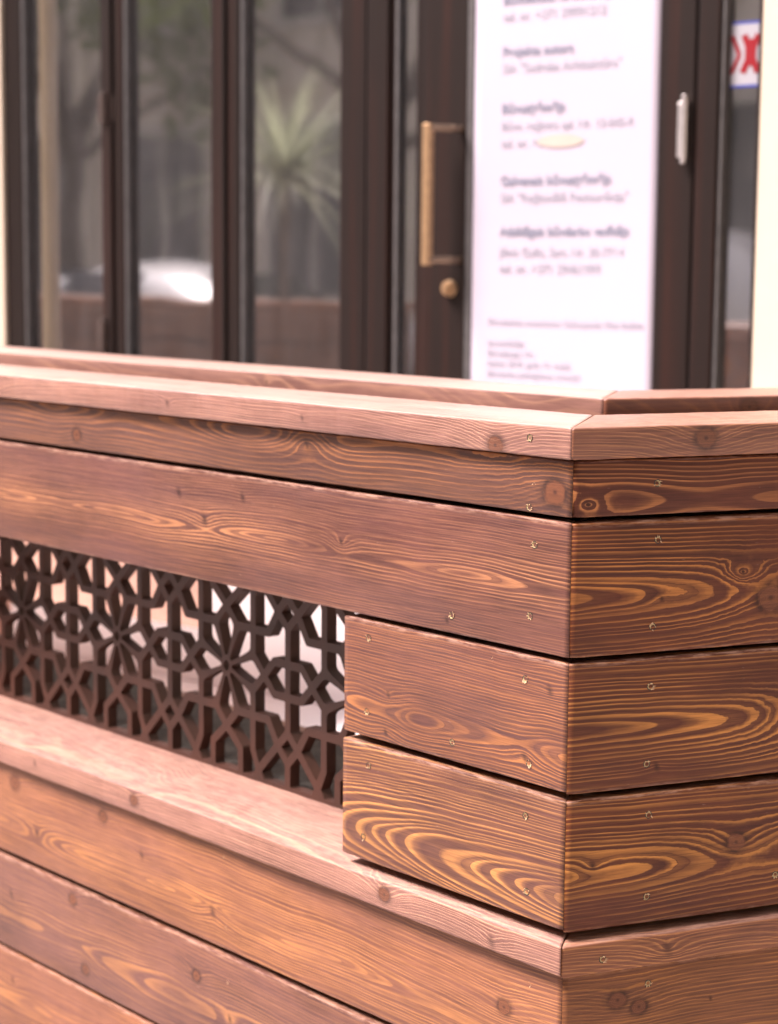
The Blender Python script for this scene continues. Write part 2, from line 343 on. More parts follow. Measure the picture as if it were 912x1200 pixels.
LX, RX = -2.6, 1.25
T = .028
strip = plank('strip_board', 'L', LX, 0, .8785, .9405, 0, T, W['Lstrip'])
p2 = plank('board', 'L', LX, 0, .7228, .8725, -.0005, T, W['Lp2'])
s1 = plank('board', 'L', -.381, 0, .5705, .7165, 0, T, W['Ls1'])
p4 = plank('board', 'L', -.3815, 0, .4125, .5615, -.001, T, W['Lp4'])
s1b = plank('board', 'L', LX, -1.62, .5705, .7165, 0, T, W['Ls1'], mitre=False)
p4b = plank('board', 'L', LX, -1.62, .4125, .5615, 0, T, W['Lp4'], mitre=False)
ledge = plank('ledge', 'L', LX, 0, .364, .4000, -.0135, .170, W['Ledge'], jag=.0005, jagx=.0022, rad=.0032, step=.003)
l1 = plank('board', 'L', LX, 0, .2145, .3620, .001, T, W['Ll1'])
l2 = plank('board', 'L', LX, 0, .0570, .2050, 0, T, W['Ll2'])
l3 = plank('board', 'L', LX, 0, -.097, .0495, 0, T, W['Ll3'])
rail = plank('top_rail', 'L', LX, 0, .943, .9785, -.013, .140, W['Lrail'], jag=.0005, jagx=.0016, rad=.003, step=.003)
rstrip = plank('strip_board', 'R', 0, RX, .8785, .9405, .001, T, W['Rstrip'])
r2 = plank('board', 'R', 0, RX, .7228, .8725, 0, T, W['Rp2'])
r3 = plank('board', 'R', 0, RX, .5685, .7168, 0, T, W['Rp3'])
r4 = plank('board', 'R', 0, RX, .4095, .5615, -.0005, T, W['Rp4'])
rledge = plank('ledge', 'R', 0, RX, .362, .3985, -.012, .170, W['Redge'], jag=.0004, jagx=.0012, rad=.003, step=.003)
rl1 = plank('board', 'R', 0, RX, .2115, .3600, .001, T, W['Rl1'])
rl2 = plank('board', 'R', 0, RX, .0570, .2050, 0, T, W['Rp3'])
rl3 = plank('board', 'R', 0, RX, -.097, .0495, 0, T, W['Rp2'])
rrail = plank('top_rail', 'R', 0, RX, .943, .9785, -.013, .140, W['Rrail'], jag=.0004, jagx=.0008, rad=.003, step=.003)
irail = plank('top_rail', 'L', LX, 0, .943, .9785, .360, .503, W['inrail'], jag=.0004, rad=.003, shift=.0266)
irrail = plank('top_rail', 'R', 0, RX, .943, .9785, .385, .530, W['inrailR'], jag=.0004, rad=.003, shift=.027)
for sd, a, b in (('L', LX, 0), ('R', 0, RX)):
    for z0, z1 in ((.785, .940), (.212, .36), (.056, .207), (-.1, .051)):
        plank('inner_board', sd, a, b, z0, z1, .400, .425, W['in'], step=.05)
    plank('inner_board', sd, a, b, .364, .396, .400, .425, W['post'], step=.05)
    # inside of the trough: soil tray
plank('tray', 'L', LX, 0, .30, .392, .1715, .398, plain('soil_tray', (.060, .054, .044), .9, .5, 30., bump=.8, bdist=.004), jag=.001, step=.02)
plank('tray', 'R', 0, RX, .30, .392, .1715, .398, bpy.data.materials['soil_tray'], jag=.001, step=.02)
for x0 in (-.37, -2.2, -2.55):
    plank('post', 'L', x0, x0 + .07, .0, .942, .0285, .098, W['post'], mitre=False, step=.1)
    plank('post', 'L', x0, x0 + .07, .0, .942, .4255, .495, W['post'], mitre=False, step=.1)
for x0 in (.45, 1.15):
    plank('post', 'R', x0, x0 + .07, .0, .942, .0285, .098, W['post'], mitre=False, step=.1)
    plank('post', 'R', x0, x0 + .07, .0, .942, .4255, .495, W['post'], mitre=False, step=.1)
plank('end_board', 'L', LX - .026, LX - .001, .0, .942, .0, .49, W['in'], mitre=False, step=.05)
plank('end_board', 'R', RX + .001, RX + .026, .0, .942, .0, .49, W['in'], mitre=False, step=.05)
plank('lining', 'L', LX, -1.62, .405, .94, .0990, .112, W['post'], mitre=False, step=.1)
plank('lining', 'L', -.378, -.08, .405, .94, .0990, .112, W['post'], mitre=False, step=.1)
plank('lining', 'L', LX, -.08, .7215, .94, .1125, .120, W['post'], mitre=False, step=.1)
plank('lining', 'R', .08, RX, .405, .94, .0990, .112, W['post'], mitre=False, step=.1)

for b, x, z, y in ((p2, -.055, .843, 0), (p2, -.060, .762, 0), (p2, -.187, .744, 0), (strip, -.065, .884, 0), (rail, -.053, .963, -.013),
                   (s1, -.335, .695, 0), (s1, -.337, .602, 0), (s1, -.066, .689, 0), (s1, -.058, .593, 0), (s1, -.184, .593, 0),
                   (p4, -.332, .535, -.001), (p4, -.341, .442, -.001), (p4, -.061, .532, -.001), (p4, -.057, .444, -.001)):
    screw(b, x, z, y - (.0005 if b is p2 else 0))
for b, x, z, s_ in ((p2, -.593, .744, .7), (strip, -.058, .91, .6), (s1, -.118, .704, .5), (l1, -.052, .335, .75), (l1, -.632, .345, .6), (l1, -.628, .246, .6), (l2, -.625, .17, .6)):
    screw(b, x, z, .0014 if b is l1 else .0004, sc=s_)
for b, x, z, y in ((rstrip, .106, .913, .001), (r2, .108, .85, 0), (r2, .104, .752, 0), (r3, .103, .684, 0), (r3, .101, .595, 0), (r4, .105, .536, -.0005),
                   (r4, .105, .44, -.0005), (r4, .277, .446, -.0005), (rledge, .044, .378, -.012), (rl1, .111, .336, .001),
                   (r2, .60, .85, 0), (r2, .60, .75, 0), (r3, .60, .684, 0), (r3, .6, .6, 0), (r4, .6, .53, 0), (r4, .6, .44, 0)):
    screw(b, x, z, y)

# cut-out lattice: eight-fold stars, traced by marching squares through a signed distance field
def lattice():
    PX, A, RR = .290, .064, .0905
    x0, x1, z0, z1 = -1.62, -.375, -.161, .161       # z about the star centres
    st = .0016
    xs = np.arange(x0, x1 + st, st); zs = np.arange(z0, z1 + st, st)
    X, Z = np.meshgrid(xs, zs, indexing='ij')
    xc = -.827
    u = (X - xc + PX / 2) % PX - PX / 2; u = np.abs(u); v = np.abs(Z)
    def seg(ax, az, bx, bz, w):
        dx, dz = bx - ax, bz - az; L2 = dx * dx + dz * dz
        t = np.clip(((u - ax) * dx + (v - az) * dz) / L2, 0, 1)
        return np.hypot(u - ax - t * dx, v - az - t * dz) - w
    def nseg(ax, az, bx, bz, w):      # stroke reaching over the mirror line at u = 0
        dx, dz = bx - ax, bz - az; L2 = dx * dx + dz * dz
        t = np.clip(((-u - ax) * dx + (v - az) * dz) / L2, 0, 1)
        return np.hypot(-u - ax - t * dx, v - az - t * dz) - w
    w = .0062; S = 1000.
    P = [(64, 26, 90.5, 0), (26.5, 64, 0, 90.5), (26.5, 64, 100, 64), (100, 64, 122, 98), (122, 98, 145, 121), (145, 121, 145, 165),
         (145, 76, 122, 98), (122, 98, 77, 143), (77, 143, 62, 165), (64, 26, 64, 115), (64, 115, 77, 143), (77, 143, 90, 165),
         (145, 0, 145, 76), (90.5, 0, 114, 24), (114, 24, 145, 24), (0, 90.5, 34, 119), (34, 119, 34, 165)]
    D = np.full_like(u, 9.)
    for a, b, c, d in P: D = np.minimum(D, seg(a / S, b / S, c / S, d / S, w))
    # spokes, widening outwards, and the hub
    th = np.arctan2(v, u); rr = np.hypot(u, v)
    for ang in (22.5, 67.5):
        a = R(ang); al = u * math.cos(a) + v * math.sin(a); pe = np.abs(-u * math.sin(a) + v * math.cos(a))
        wl = .0030 + .0042 * np.clip(al / .066, 0, 1) ** 2
        d = np.maximum(pe - wl, np.maximum(al - .070, .008 - al)); 
        k = .006; h = np.clip(.5 + .5 * (D - d) / k, 0, 1); D = D * (1 - h) + d * h - k * h * (1 - h)   # rounded inner corners
    d = np.abs(np.hypot(u * 1.25, v) - .0125) - .0038; D = np.minimum(D, d)
    # frame
    fr = np.minimum.reduce([X - x0, x1 - X, Z - z0, z1 - Z]); D = np.minimum(D, fr - .0065)
    D[np.abs(D) < 1e-6] = -1e-6
    out = (X < x0) | (X > x1) | (Z < z0) | (Z > z1); D = np.where(out, 1e-3, D)
    D[0, :] = D[-1, :] = 1e-3; D[:, 0] = D[:, -1] = 1e-3
    # marching squares
    V = []; F = []; vid = {}
    nx, nz = D.shape; y0, y1 = 0., .0175
    def gv(i, j):
        k = (i, j, -1)
        if k not in vid: vid[k] = len(V); V.append((xs[i], zs[j]))
        return vid[k]
    def ev(i, j, ax):
        k = (i, j, ax)
        if k not in vid:
            a = D[i, j]; b = D[i + 1, j] if ax == 0 else D[i, j + 1]; t = a / (a - b); t = min(max(t, .02), .98)
            vid[k] = len(V); V.append((xs[i] + (st * t if ax == 0 else 0), zs[j] + (st * t if ax == 1 else 0)))
        return vid[k]
    edges = []
    IN = D < 0
    for i in range(nx - 1):
        for j in range(nz - 1):
            c = [(i, j), (i + 1, j), (i + 1, j + 1), (i, j + 1)]
            ins = [IN[p] for p in c]
            if not any(ins): continue
            if all(ins): F.append(tuple(gv(*p) for p in c)); continue
            es = [(i, j, 0), (i + 1, j, 1), (i, j + 1, 0), (i, j, 1)]
            if sum(ins) == 2 and ins[0] == ins[2]:
                for q in range(4):
                    if ins[q]:
                        F.append((gv(*c[q]), ev(*es[q]), ev(*es[q - 1]))); edges.append((ev(*es[q]), ev(*es[q - 1])))
                continue
            poly = []; cut = []
            for q in range(4):
                if ins[q]: poly.append(gv(*c[q]))
                if ins[q] != ins[(q + 1) % 4]:
                    e = ev(*es[q]); poly.append(e); cut.append((e, len(poly) - 1, ins[q]))
            F.append(tuple(poly))
            a = [e for e, _, leaving in cut if leaving][0]; b = [e for e, _, leaving in cut if not leaving][0]
            edges.append((a, b))
    n = len(V)
    VV = [(x, y0, z) for x, z in V] + [(x, y1, z) for x, z in V]
    FF = [f for f in F] + [tuple(k + n for k in f[::-1]) for f in F] + [(b, a, a + n, b + n) for a, b in edges]
    return VV, FF
t = NT('lattice_brown_board'); n = t.noise(t.obj(), 40, 5, .65); n2 = t.noise(t.obj(), 9, 3, .6)
t.bsdf(t.mix(t.ramp(n2, [(.3, 0.), (.7, 1.)]), t.mix(n, (.022, .009, .006), (.045, .017, .010)), t.mix(n, (.044, .015, .009), (.085, .029, .016))), .55, bump=n, bstr=.4)
VV, FF = lattice()
lat = mesh_obj('lattice_panel', VV, FF, t.m, barrier)
lat.rotation_euler = (0, 0, R(TH_L)); lat.location = Vector((math.cos(R(TH_L + 90)) * .150, math.sin(R(TH_L + 90)) * .150, .5605))

# ------------------------------------------------------------------ the cafe front (x to the right along it, y into the building)
FO = (0.35766, 4.5, 0); FR = R(-36.9345)
bld = tag(empty('cafe_building', FO, FR), 'cream rendered cafe front with dark brown folding window and glazed door', 'building')
M_cream = plain('cream_render', (.60, .52, .40), .85, .05, 3., bump=.3, bdist=.002)
M_white = plain('white_plinth_render', (.90, .85, .84), .8, .05, 3., bump=.3, bdist=.002)
t = NT('dark_brown_frame_paint'); n = t.noise(t.comb(t.math('MULTIPLY', t.sep(t.obj())[0], 26.), t.math('MULTIPLY', t.sep(t.obj())[1], 20.), t.math('MULTIPLY', t.sep(t.obj())[2], .6)), 1., 3, .5)
n2 = t.noise(t.obj(), 220, 3, .6)
t.bsdf(t.mix(t.ramp(n, [(.50, 0.), (.66, 1.)]), (.016, .0105, .0088), (.028, .0125, .0095)), .38, spec=.35, bump=n2, bstr=.15); M_frame = t.m
M_bead = plain('grey_glazing_seal', (.085, .082, .080), .45, .2, 30.)
M_gold = plain('brushed_brass', (.55, .36, .20), .42, .15, 60., metal=.85)
M_hinge = plain('bronze_hinge', (.10, .075, .065), .4, .2, 60., metal=.5)
M_chrome = plain('satin_steel', (.75, .72, .70), .3, .1, 60., metal=.8)
t = NT('window_glass')
fz = t.n('ShaderNodeFresnel'); fz.inputs[0].default_value = 4.2
tr = t.n('ShaderNodeBsdfTransparent'); tr.inputs[0].default_value = (.80, .84, .82, 1)
gl = t.n('ShaderNodeBsdfGlossy'); gl.inputs['Roughness'].default_value = .032; gl.inputs[0].default_value = (1, 1, 1, 1)
wb = t.noise(t.obj(), 3.5, 1, .4); bp = t.n('ShaderNodeBump'); bp.inputs['Strength'].default_value = .06; bp.inputs['Distance'].default_value = .01
t.put(bp.inputs['Height'], wb); t.t.links.new(bp.outputs[0], gl.inputs['Normal'])
mx = t.n('ShaderNodeMixShader'); t.put(mx.inputs[0], fz.outputs[0]); t.t.links.new(tr.outputs[0], mx.inputs[1]); t.t.links.new(gl.outputs[0], mx.inputs[2])
df = t.n('ShaderNodeBsdfDiffuse'); df.inputs[0].default_value = (.62, .60, .60, 1)
P_ = t.sep(t.obj()); dn = t.noise(t.comb(t.math('MULTIPLY', P_[0], 14.), 0., t.math('MULTIPLY', P_[2], 3.)), 1., 4, .6)
m2 = t.n('ShaderNodeMixShader'); t.put(m2.inputs[0], t.ramp(dn, [(.3, .03), (.75, .07)])); t.t.links.new(mx.outputs[0], m2.inputs[1]); t.t.links.new(df.outputs[0], m2.inputs[2])
t.t.links.new(m2.outputs[0], t.out.inputs[0]); M_glass = t.m

WF = -.13   # front of the wall, proud of the frames
bm = bmesh.new()
box(bm, -9, -1.847, -.006, .30, -.16, 7); box(bm, .600, 9, WF, .30, -.16, 7); box(bm, -1.847, .600, -.006, .30, 2.45, 7)
box(bm, -1.847, -.532, -.005, .20, -.16, .40)
# extend the plinth to be flush behind the frames
bm_obj('wall', bm, M_cream, bld)
boxes('plinth', [(-3.2, -.531, -.030, -.0065, -.14, .385)], M_white, bld, .003)
boxes('sill', [(-1.86, -.531, -.05, -.001, .4005, .425)], M_cream, bld, .003)
for q in ((-9, 9, WF - .12, -.0065, 3.2, 3.35), (-9, 9, WF - .25, -.0065, 6.9, 7.1)):
    boxes('cornice', [q], M_cream, bld, .01)
# upper windows of the building, one mesh each
def upper_window(x, z, w, h):
    f = boxes('window', [(x - w / 2 - .08, x + w / 2 + .08, WF - .03, WF - .001, z - .08, z), (x - w / 2 - .08, x + w / 2 + .08, WF - .03, WF - .001, z + h, z + h + .1),
                         (x - w / 2 - .08, x - w / 2, WF - .03, WF - .001, z, z + h), (x + w / 2, x + w / 2 + .08, WF - .03, WF - .001, z, z + h), (x - .03, x + .03, WF - .02, WF - .001, z, z + h)], M_frame, bld, .004)
    boxes('pane', [(x - w / 2, x + w / 2, WF - .008, WF - .004, z, z + h)], M_dkglass, f)
M_dkglass = plain('dark_upper_glass', (.10, .11, .12), .08, .1, 2., bump=0.)
for x in (-6, -3.6, -1.2, 1.2, 3.6, 6): upper_window(x, 4.1, 1.1, 1.7)
# folding window
zt = 2.44
win = boxes('window', [(-1.846, -1.772, .004, .075, .4255, zt), (-1.4525, -1.368, .0, .075, .4255, zt), (-1.046, -.946, .0, .075, .4255, zt),
                       (-.612, -.530, 0., .08, .4255, zt), (-1.772, -1.4525, .006, .07, .4255, .50), (-1.368, -1.046, .006, .07, .4255, .50), (-.946, -.612, .006, .07, .4255, .50),
                       (-1.772, -1.4525, .006, .07, 2.36, zt), (-1.368, -1.046, .006, .07, 2.36, zt), (-.946, -.612, .006, .07, 2.36, zt)], M_frame, bld, .005)
boxes('meeting_strip', [(-1.418, -1.404, -.010, .0, .43, zt), (-1.003, -.989, -.010, .0, .43, zt)], M_frame, win, .003)
for a, b in ((-1.772, -1.4525), (-1.368, -1.046), (-.946, -.612)):
    boxes('pane', [(a + .0005, b - .0005, .030, .036, .5005, 2.3595)], M_glass, win)
    boxes('glazing_seal', [(a + .0006, a + .010, .006, .029, .501, 2.359)], M_bead, win)
for x, z in ((-1.428, 1.567), (-1.437, .95)):
    bm = bmesh.new(); cyl(bm, (x, -.012, z - .04), (x, -.012, z + .04), .011, n=14); cyl(bm, (x, -.012, z - .047), (x, -.012, z - .04), .007, n=10); cyl(bm, (x, -.012, z + .04), (x, -.012, z + .047), .007, n=10)
    box(bm, x - .03, x + .03, -.004, 0, z - .035, z + .035)
    bm_obj('hinge', bm, M_hinge, win, bevel=.001)
# door frame with side lights
dfr = boxes('door_frame', [(-.5285, -.462, .0, .09, .0, zt), (-.462, -.450, .012, .08, 0, zt), (.3815, .4345, .0, .09, .0, zt), (.525, .6, .0, .09, 0, zt), (-.45, .3815, .0, .09, 2.30, zt),
                           (.4345, .525, .0, .08, 0, .12), (.4345, .525, .0, .08, 2.3, zt)], M_frame, bld, .005)
boxes('pane', [(-.4495, -.3835, .030, .036, .0, 2.30)], M_glass, dfr)
boxes('pane', [(.4350, .5245, .030, .036, .1205, 2.2995)], M_glass, dfr)
boxes('glazing_seal', [(.4352, .4435, .008, .0295, .121, 2.299)], M_bead, dfr)
boxes('glazing_seal', [(-.4494, -.4400, .012, .0295, .01, 2.299)], M_bead, dfr)
door = boxes('door', [(-.383, -.3545, .008, .07, .02, 2.28), (-.354, -.226, .0, .07, .02, 2.28), (.2895, .3775, .0, .07, .02, 2.28), (-.2255, .289, 0, .07, .02, .22), (-.2255, .289, 0, .07, 2.16, 2.28)], M_frame, bld, .005)
boxes('pane', [(-.2255, .2892, .030, .036, .2205, 2.1595)], M_glass, door)
boxes('glazing_seal', [(-.2252, -.2085, -.001, .028, .221, 2.159)], M_bead, door)
bm = bmesh.new()
hx = -.287
cyl(bm, (hx, -.072, 1.150), (hx, -.072, 1.482), .0148, n=4)
mounts = []
for z in (1.472, 1.163):
    bm2 = bmesh.new(); mounts.append(bm2); cyl(bm2, (hx + .004, -.070, z), (-.245, -.030, z), .0085, n=14); cyl(bm2, (-.245, -.034, z), (-.240, 0, z), .0085, n=14)
handle = bm_obj('pull_handle', bm, M_gold, door, bevel=.0015)
for b2 in mounts: bm_obj('handle_mount', b2, bpy.data.materials.get('aged_bronze') or plain('aged_bronze', (.20, .14, .10), .4, .2, 60., metal=.8), handle, bevel=.001)
bm = bmesh.new(); cyl(bm, (-.268, -.001, 1.095), (-.268, -.016, 1.095), .021, .017, n=24); cyl(bm, (-.268, -.016, 1.095), (-.268, -.022, 1.095), .010, n=18)
lock = bm_obj('lock_cylinder', bm, M_gold, door, bevel=.001)
bm = bmesh.new(); cyl(bm, (.360, -.012, 1.385), (.360, -.012, 1.515), .0068, n=16); cyl(bm, (.360, -.014, 1.515), (.360, -.014, 1.524), .006, n=12); cyl(bm, (.360, -.014, 1.376), (.360, -.014, 1.385), .006, n=12)
box(bm, .340, .352, -.006, -.0, 1.39, 1.51)
bm_obj('hinge', bm, M_chrome, door, bevel=.001)
# room behind
M_room = plain('dim_room_wall', (.22, .20, .19), .9, .2, 2.)
bm = bmesh.new()
box(bm, -4.2, -4.1, .31, 4.2, 0, 2.8); box(bm, 3.0, 3.1, .31, 4.2, 0, 2.8); box(bm, -4.1, 3.0, 4.1, 4.2, 0, 2.8); box(bm, -4.2, 3.1, .31, 4.2, 2.81, 2.9); box(bm, -4.2, 3.1, .31, 4.2, -.05, .02)
bm_obj('interior_wall', bm, M_room, bld)
boxes('interior_counter', [(-3.2, -.9, 2.4, 3.0, .02, 1.0), (-3.25, -.85, 2.35, 3.05, 1.0, 1.04)], plain('counter_wood', (.16, .09, .06), .5, .2, 8.), bld, .004)

# poster on the door
M_paper = plain('poster_paper', (.47, .435, .50), .55, .015, 2., bump=.02)
post = mesh_obj('notice_poster', [], [], None)
bpy.data.objects.remove(post)
poster = tag(empty('notice_poster', (0, 0, 0)), 'tall white printed notice taped over the glass of the door', 'poster')
mws = Matrix.Translation((FO[0], FO[1], -.15)) @ Matrix.Rotation(FR, 4, 'Z')
mw = Matrix.Translation(FO) @ Matrix.Rotation(FR, 4, 'Z')
poster.matrix_world = mw @ Matrix.Translation((0, 0, .60))
bm = bmesh.new(); N = 24
for i in range(N + 1):
    for j in range(41):
        x = -.2055 + .4935 * i / N; z = 1.34 * j / 40
        y = .0012 * mnoise.noise(Vector((x * 5, z * 3, 0))) + .002
        bm.verts.new((x, y, z))
bm.verts.ensure_lookup_table()
for i in range(N):
    for j in range(40):
        a = i * 41 + j; bm.faces.new([bm.verts[k] for k in (a, a + 41, a + 42, a + 1)])
sheet = bm_obj('sheet', bm, M_paper, poster, smooth=True)
sol = sheet.modifiers.new('thick', 'SOLIDIFY'); sol.thickness = .0008; sol.offset = 1
M_ink = plain('dark_ink', (.22, .24, .31), .6, .05); M_ink2 = plain('pale_ink', (.34, .35, .41), .6, .05)
M_mark = plain('yellow_marker', (.475, .425, .36), .6, .05)
def text(body, x, z, size, mat, bold=False):
    cu = bpy.data.curves.new('t', 'FONT'); cu.body = body; cu.size = size; cu.extrude = .0002; cu.offset = size * (.018 if bold else .0)
    to = bpy.data.objects.new('t', cu); C.objects.link(to); bpy.context.view_layer.update()
    me = bpy.data.meshes.new_from_object(to.evaluated_get(bpy.context.evaluated_depsgraph_get())); bpy.data.objects.remove(to)
    o = bpy.data.objects.new('lettering', me); C.objects.link(o); me.materials.clear(); me.materials.append(mat)
    o.parent = poster; o.rotation_euler = (R(90), 0, 0); o.location = (x, -.0005, z - .60)
tx = -.128
for body, z, bold, size, x in (("Būvniecības ierosinātājs", 1.752, 1, .030, tx), ("tel. nr. +371 29991212", 1.714, 0, .030, tx), ("Projekta autors", 1.634, 1, .031, tx),
        ('SIA "Sudraba Arhitektūra"', 1.596, 0, .030, tx), ("Būvuzņēmējs", 1.504, 1, .031, tx), ("Būvn. reģistra apl. Nr. 12-045-R", 1.465, 0, .027, tx),
        ("tel. nr. +371", 1.425, 0, .029, tx), ("Galvenais būvuzņēmējs", 1.338, 1, .031, tx), ('SIA "Reģionālā Restaurācija"', 1.299, 0, .029, tx),
        ("Atbildīgais būvdarbu vadītājs", 1.221, 1, .030, tx), ("Jānis Gailis, Sert. Nr. 20-7714", 1.174, 0, .028, tx), ("tel. nr. +371 29461999", 1.135, 0, .030, tx),
        ("Būvobjekta nosaukums: Dzīvojamās ēkas fasāde", 1.012, 0, .0215, -.158), ("Ierosinātājs:", .962, 0, .021, -.158), ("Būvatļaujas Nr.:", .938, 0, .021, -.158),
        ("Izdota 2018. gada 14. maijā", .914, 0, .021, -.158), ("Būvdarbu pabeigšanas termiņš", .889, 0, .021, -.158)):
    text(body, x, z, size, M_ink if bold else M_ink2, bool(bold))
bm = bmesh.new(); cyl(bm, (.035, -.0004, .836), (.035, -.0008, .836), .015, n=24)
for v in bm.verts: v.co.x = .035 + (v.co.x - .035) * 4.2
bm_obj('marker_smudge', bm, M_mark, poster)

# things just inside the glass
def at_front(name, label, cat, local):
    o = empty(name); o.matrix_world = mw @ Matrix.Translation(local); tag(o, label, cat); return o
sg = at_front('window_sign', 'small white sign with red cross figure and blue edges on the narrow right pane', 'sign', (.4870, .0285, 1.543))
boxes('panel', [(-.0385, .0370, -.0010, 0, 0, .128)], plain('sign_white', (.36, .36, .39), .4, .03), sg)
for z in (-.006, .1282): boxes('border', [(-.0385, .0370, -.0012, 0, z, z + .006)], plain('sign_blue', (.05, .07, .30), .4, .05), sg)
bm = bmesh.new()
for (a, b, w) in (((-.036, .025), (-.018, .064), .005), ((-.018, .064), (-.036, .104), .005), ((-.010, .025), (.026, .105), .0075), ((.026, .025), (-.008, .105), .0075), ((.008, .040), (.008, .096), .013)):
    d = Vector((b[0] - a[0], b[1] - a[1])).normalized(); nn = Vector((-d.y, d.x)) * w
    ps = [(a[0] + nn.x, a[1] + nn.y), (a[0] - nn.x, a[1] - nn.y), (b[0] - nn.x, b[1] - nn.y), (b[0] + nn.x, b[1] + nn.y)]
    yy = -.0014 - .0002 * len(bm.faces)
    bm.faces.new([bm.verts.new((p[0], yy, p[1])) for p in ps])
bm_obj('red_figure', bm, plain('sign_red', (.26, .012, .018), .4, .05), sg)
# crumpled plastic sheeting inside the folding window
t = NT('clear_plastic_film'); tr = t.n('ShaderNodeBsdfTransparent'); tr.inputs[0].default_value = (.9, .9, .9, 1)
g = t.n('ShaderNodeBsdfPrincipled'); g.inputs['Base Color'].default_value = (.75, .74, .78, 1); g.inputs['Roughness'].default_value = .22
mx = t.n('ShaderNodeMixShader'); t.put(mx.inputs[0], t.ramp(t.noise(t.obj(), 7, 4, .6), [(.40, .05), (.60, .95)])); t.t.links.new(tr.outputs[0], mx.inputs[1]); t.t.links.new(g.outputs[0], mx.inputs[2]); t.t.links.new(mx.outputs[0], t.out.inputs[0])
V = []; F = []; nx, nz = 90, 40
for i in range(nx + 1):
    for j in range(nz + 1):
        x = .88 * i / nx; z = .62 * j / nz
        top = .62 * (.72 + .28 * mnoise.noise(Vector((x * 4, 2, 1))))
        zz = z * top / .62
        y = .05 * abs(mnoise.noise(Vector((x * 9 + zz * 5, zz * 2.2, 1)))) + .03 * abs(mnoise.noise(Vector((x * 24 + zz * 9, zz * 5, 4))))
        V.append((x, y, zz))
for i in range(nx):
    for j in range(nz):
        a = i * (nz + 1) + j; F.append((a, a + nz + 1, a + nz + 2, a + 1))
film = mesh_obj('plastic_sheeting', V, F, t.m); film.matrix_world = mw @ Matrix.Translation((-1.50, .082, .44))
tag(film, 'crumpled clear plastic sheeting behind the bottom of the window panes', 'plastic sheet')

aw = empty('awning_post'); aw.matrix_world = mw @ Matrix.Translation((-1.95, -.215, -.15)); tag(aw, 'slim cream awning post whose reflection stands in the left window pane', 'post')
bm = bmesh.new(); cyl(bm, (0, 0, .012), (0, 0, 3.0), .026, n=20); bm_obj('pole', bm, M_cream, aw)
bm = bmesh.new(); cyl(bm, (0, 0, 0), (0, 0, .012), .07, n=24); bm_obj('foot_plate', bm, M_bead, aw, bevel=.002)
# low bench against the facade, seen through the lattice
bn = empty('wooden_bench'); bn.matrix_world = mw @ Matrix.Translation((-.62, -.30, .02)); tag(bn, 'low salmon brown wooden bench seen through the left of the lattice', 'bench')
W['bench'] = wood('pine_bench', zc=.03, d=.02, s=.005, contrast=.6, light=(.66, .42, .32), dark=(.48, .27, .20), dark2=(.56, .33, .25))
boxes('seat', [(-1.6, 0, -.20, -.10, .42, .45), (-1.6, 0, -.095, .005, .42, .45), (-1.6, 0, .01, .11, .42, .45), (-1.6, 0, -.201, -.172, .27, .418)], W['bench'], bn, .003)
for x in (-1.5, -1.05):
    boxes('leg', [(x, x + .05, -.165, .10, .0, .418)], W['bench'], bn, .003)
boxes('backrest', [(-1.6, 0, .115, .14, .50, .60), (-1.6, 0, .115, .14, .62, .72)], W['bench'], bn, .003)

# ------------------------------------------------------------------ ground
def ground(name, x0, x1, y0, y1, z, mat, n=1):
    o = mesh_obj(name, [(x0, y0, 0), (x1, y0, 0), (x1, y1, 0), (x0, y1, 0)], [(0, 1, 2, 3)], mat); o.matrix_world = mw @ Matrix.Translation((0, 0, z - .15)); tag(o, kind='structure'); return o
t = NT('pavement_slabs'); P = t.obj(); br = t.n('ShaderNodeTexBrick'); t.put(br.inputs['Vector'], P); br.inputs['Scale'].default_value = 1.
br.inputs['Brick Width'].default_value = .4; br.inputs['Row Height'].default_value = .4; br.inputs['Mortar Size'].default_value = .006; br.offset = 0.5
br.inputs['Color1'].default_value = (.46, .43, .41, 1); br.inputs['Color2'].default_value = (.38, .36, .345, 1); br.inputs['Mortar'].default_value = (.16, .15, .14, 1)
n = t.noise(P, 30, 5, .65); t.bsdf(t.mix(1., br.outputs[0], t.ramp(n, [(.3, .8), (.7, 1.1)]), 'MULTIPLY'), .75, bump=n, bstr=.3); M_slab = t.m
M_asph = plain('asphalt', (.055, .055, .057), .85, .25, 40., bump=.6, bdist=.003)
M_terr = plain('pale_terrace_tiles', (.90, .84, .82), .55, .06, 2.5, bump=.05)
M_earth = plain('city_ground', (.20, .19, .18), .9, .2, .5)
ground('ground', -300, 300, -300, 300, -.13, M_earth)
ground('road', -120, 120, -13, -6, -.12, M_asph)
for nm, y0, y1 in (('pavement', -5.85, 0.4), ('far_pavement', -16, -13.15)):
    o = boxes(nm, [(-120, 120, y0, y1, -.2, 0)], M_slab); o.matrix_world = mws; tag(o, kind='structure')
for nm, y0 in (('kerb', -5.999), ('far_kerb', -13.149)):
    o = boxes(nm, [(-120, 120, y0, y0 + .148, -.2, .008)], plain('granite_kerb', (.32, .31, .30), .7, .15, 20.), bevel=.01); o.matrix_world = mws; tag(o, kind='structure')
o = boxes('terrace_floor', [(-4.5, 2.6, -1.10, -.031, -.149, .02), (-1.35, 1.35, -1.45, -1.1005, -.149, .0195)], M_terr, bevel=.002); o.matrix_world = mw; tag(o, kind='structure')
L = [(-120 + 4 * k, -120 + 4 * k + 2.2, -9.56, -9.44, -.1195, -.115) for k in range(60)]
o = boxes('road_line', L, plain('road_paint', (.75, .75, .72), .6, .1)); o.matrix_world = mws; tag(o, kind='structure')

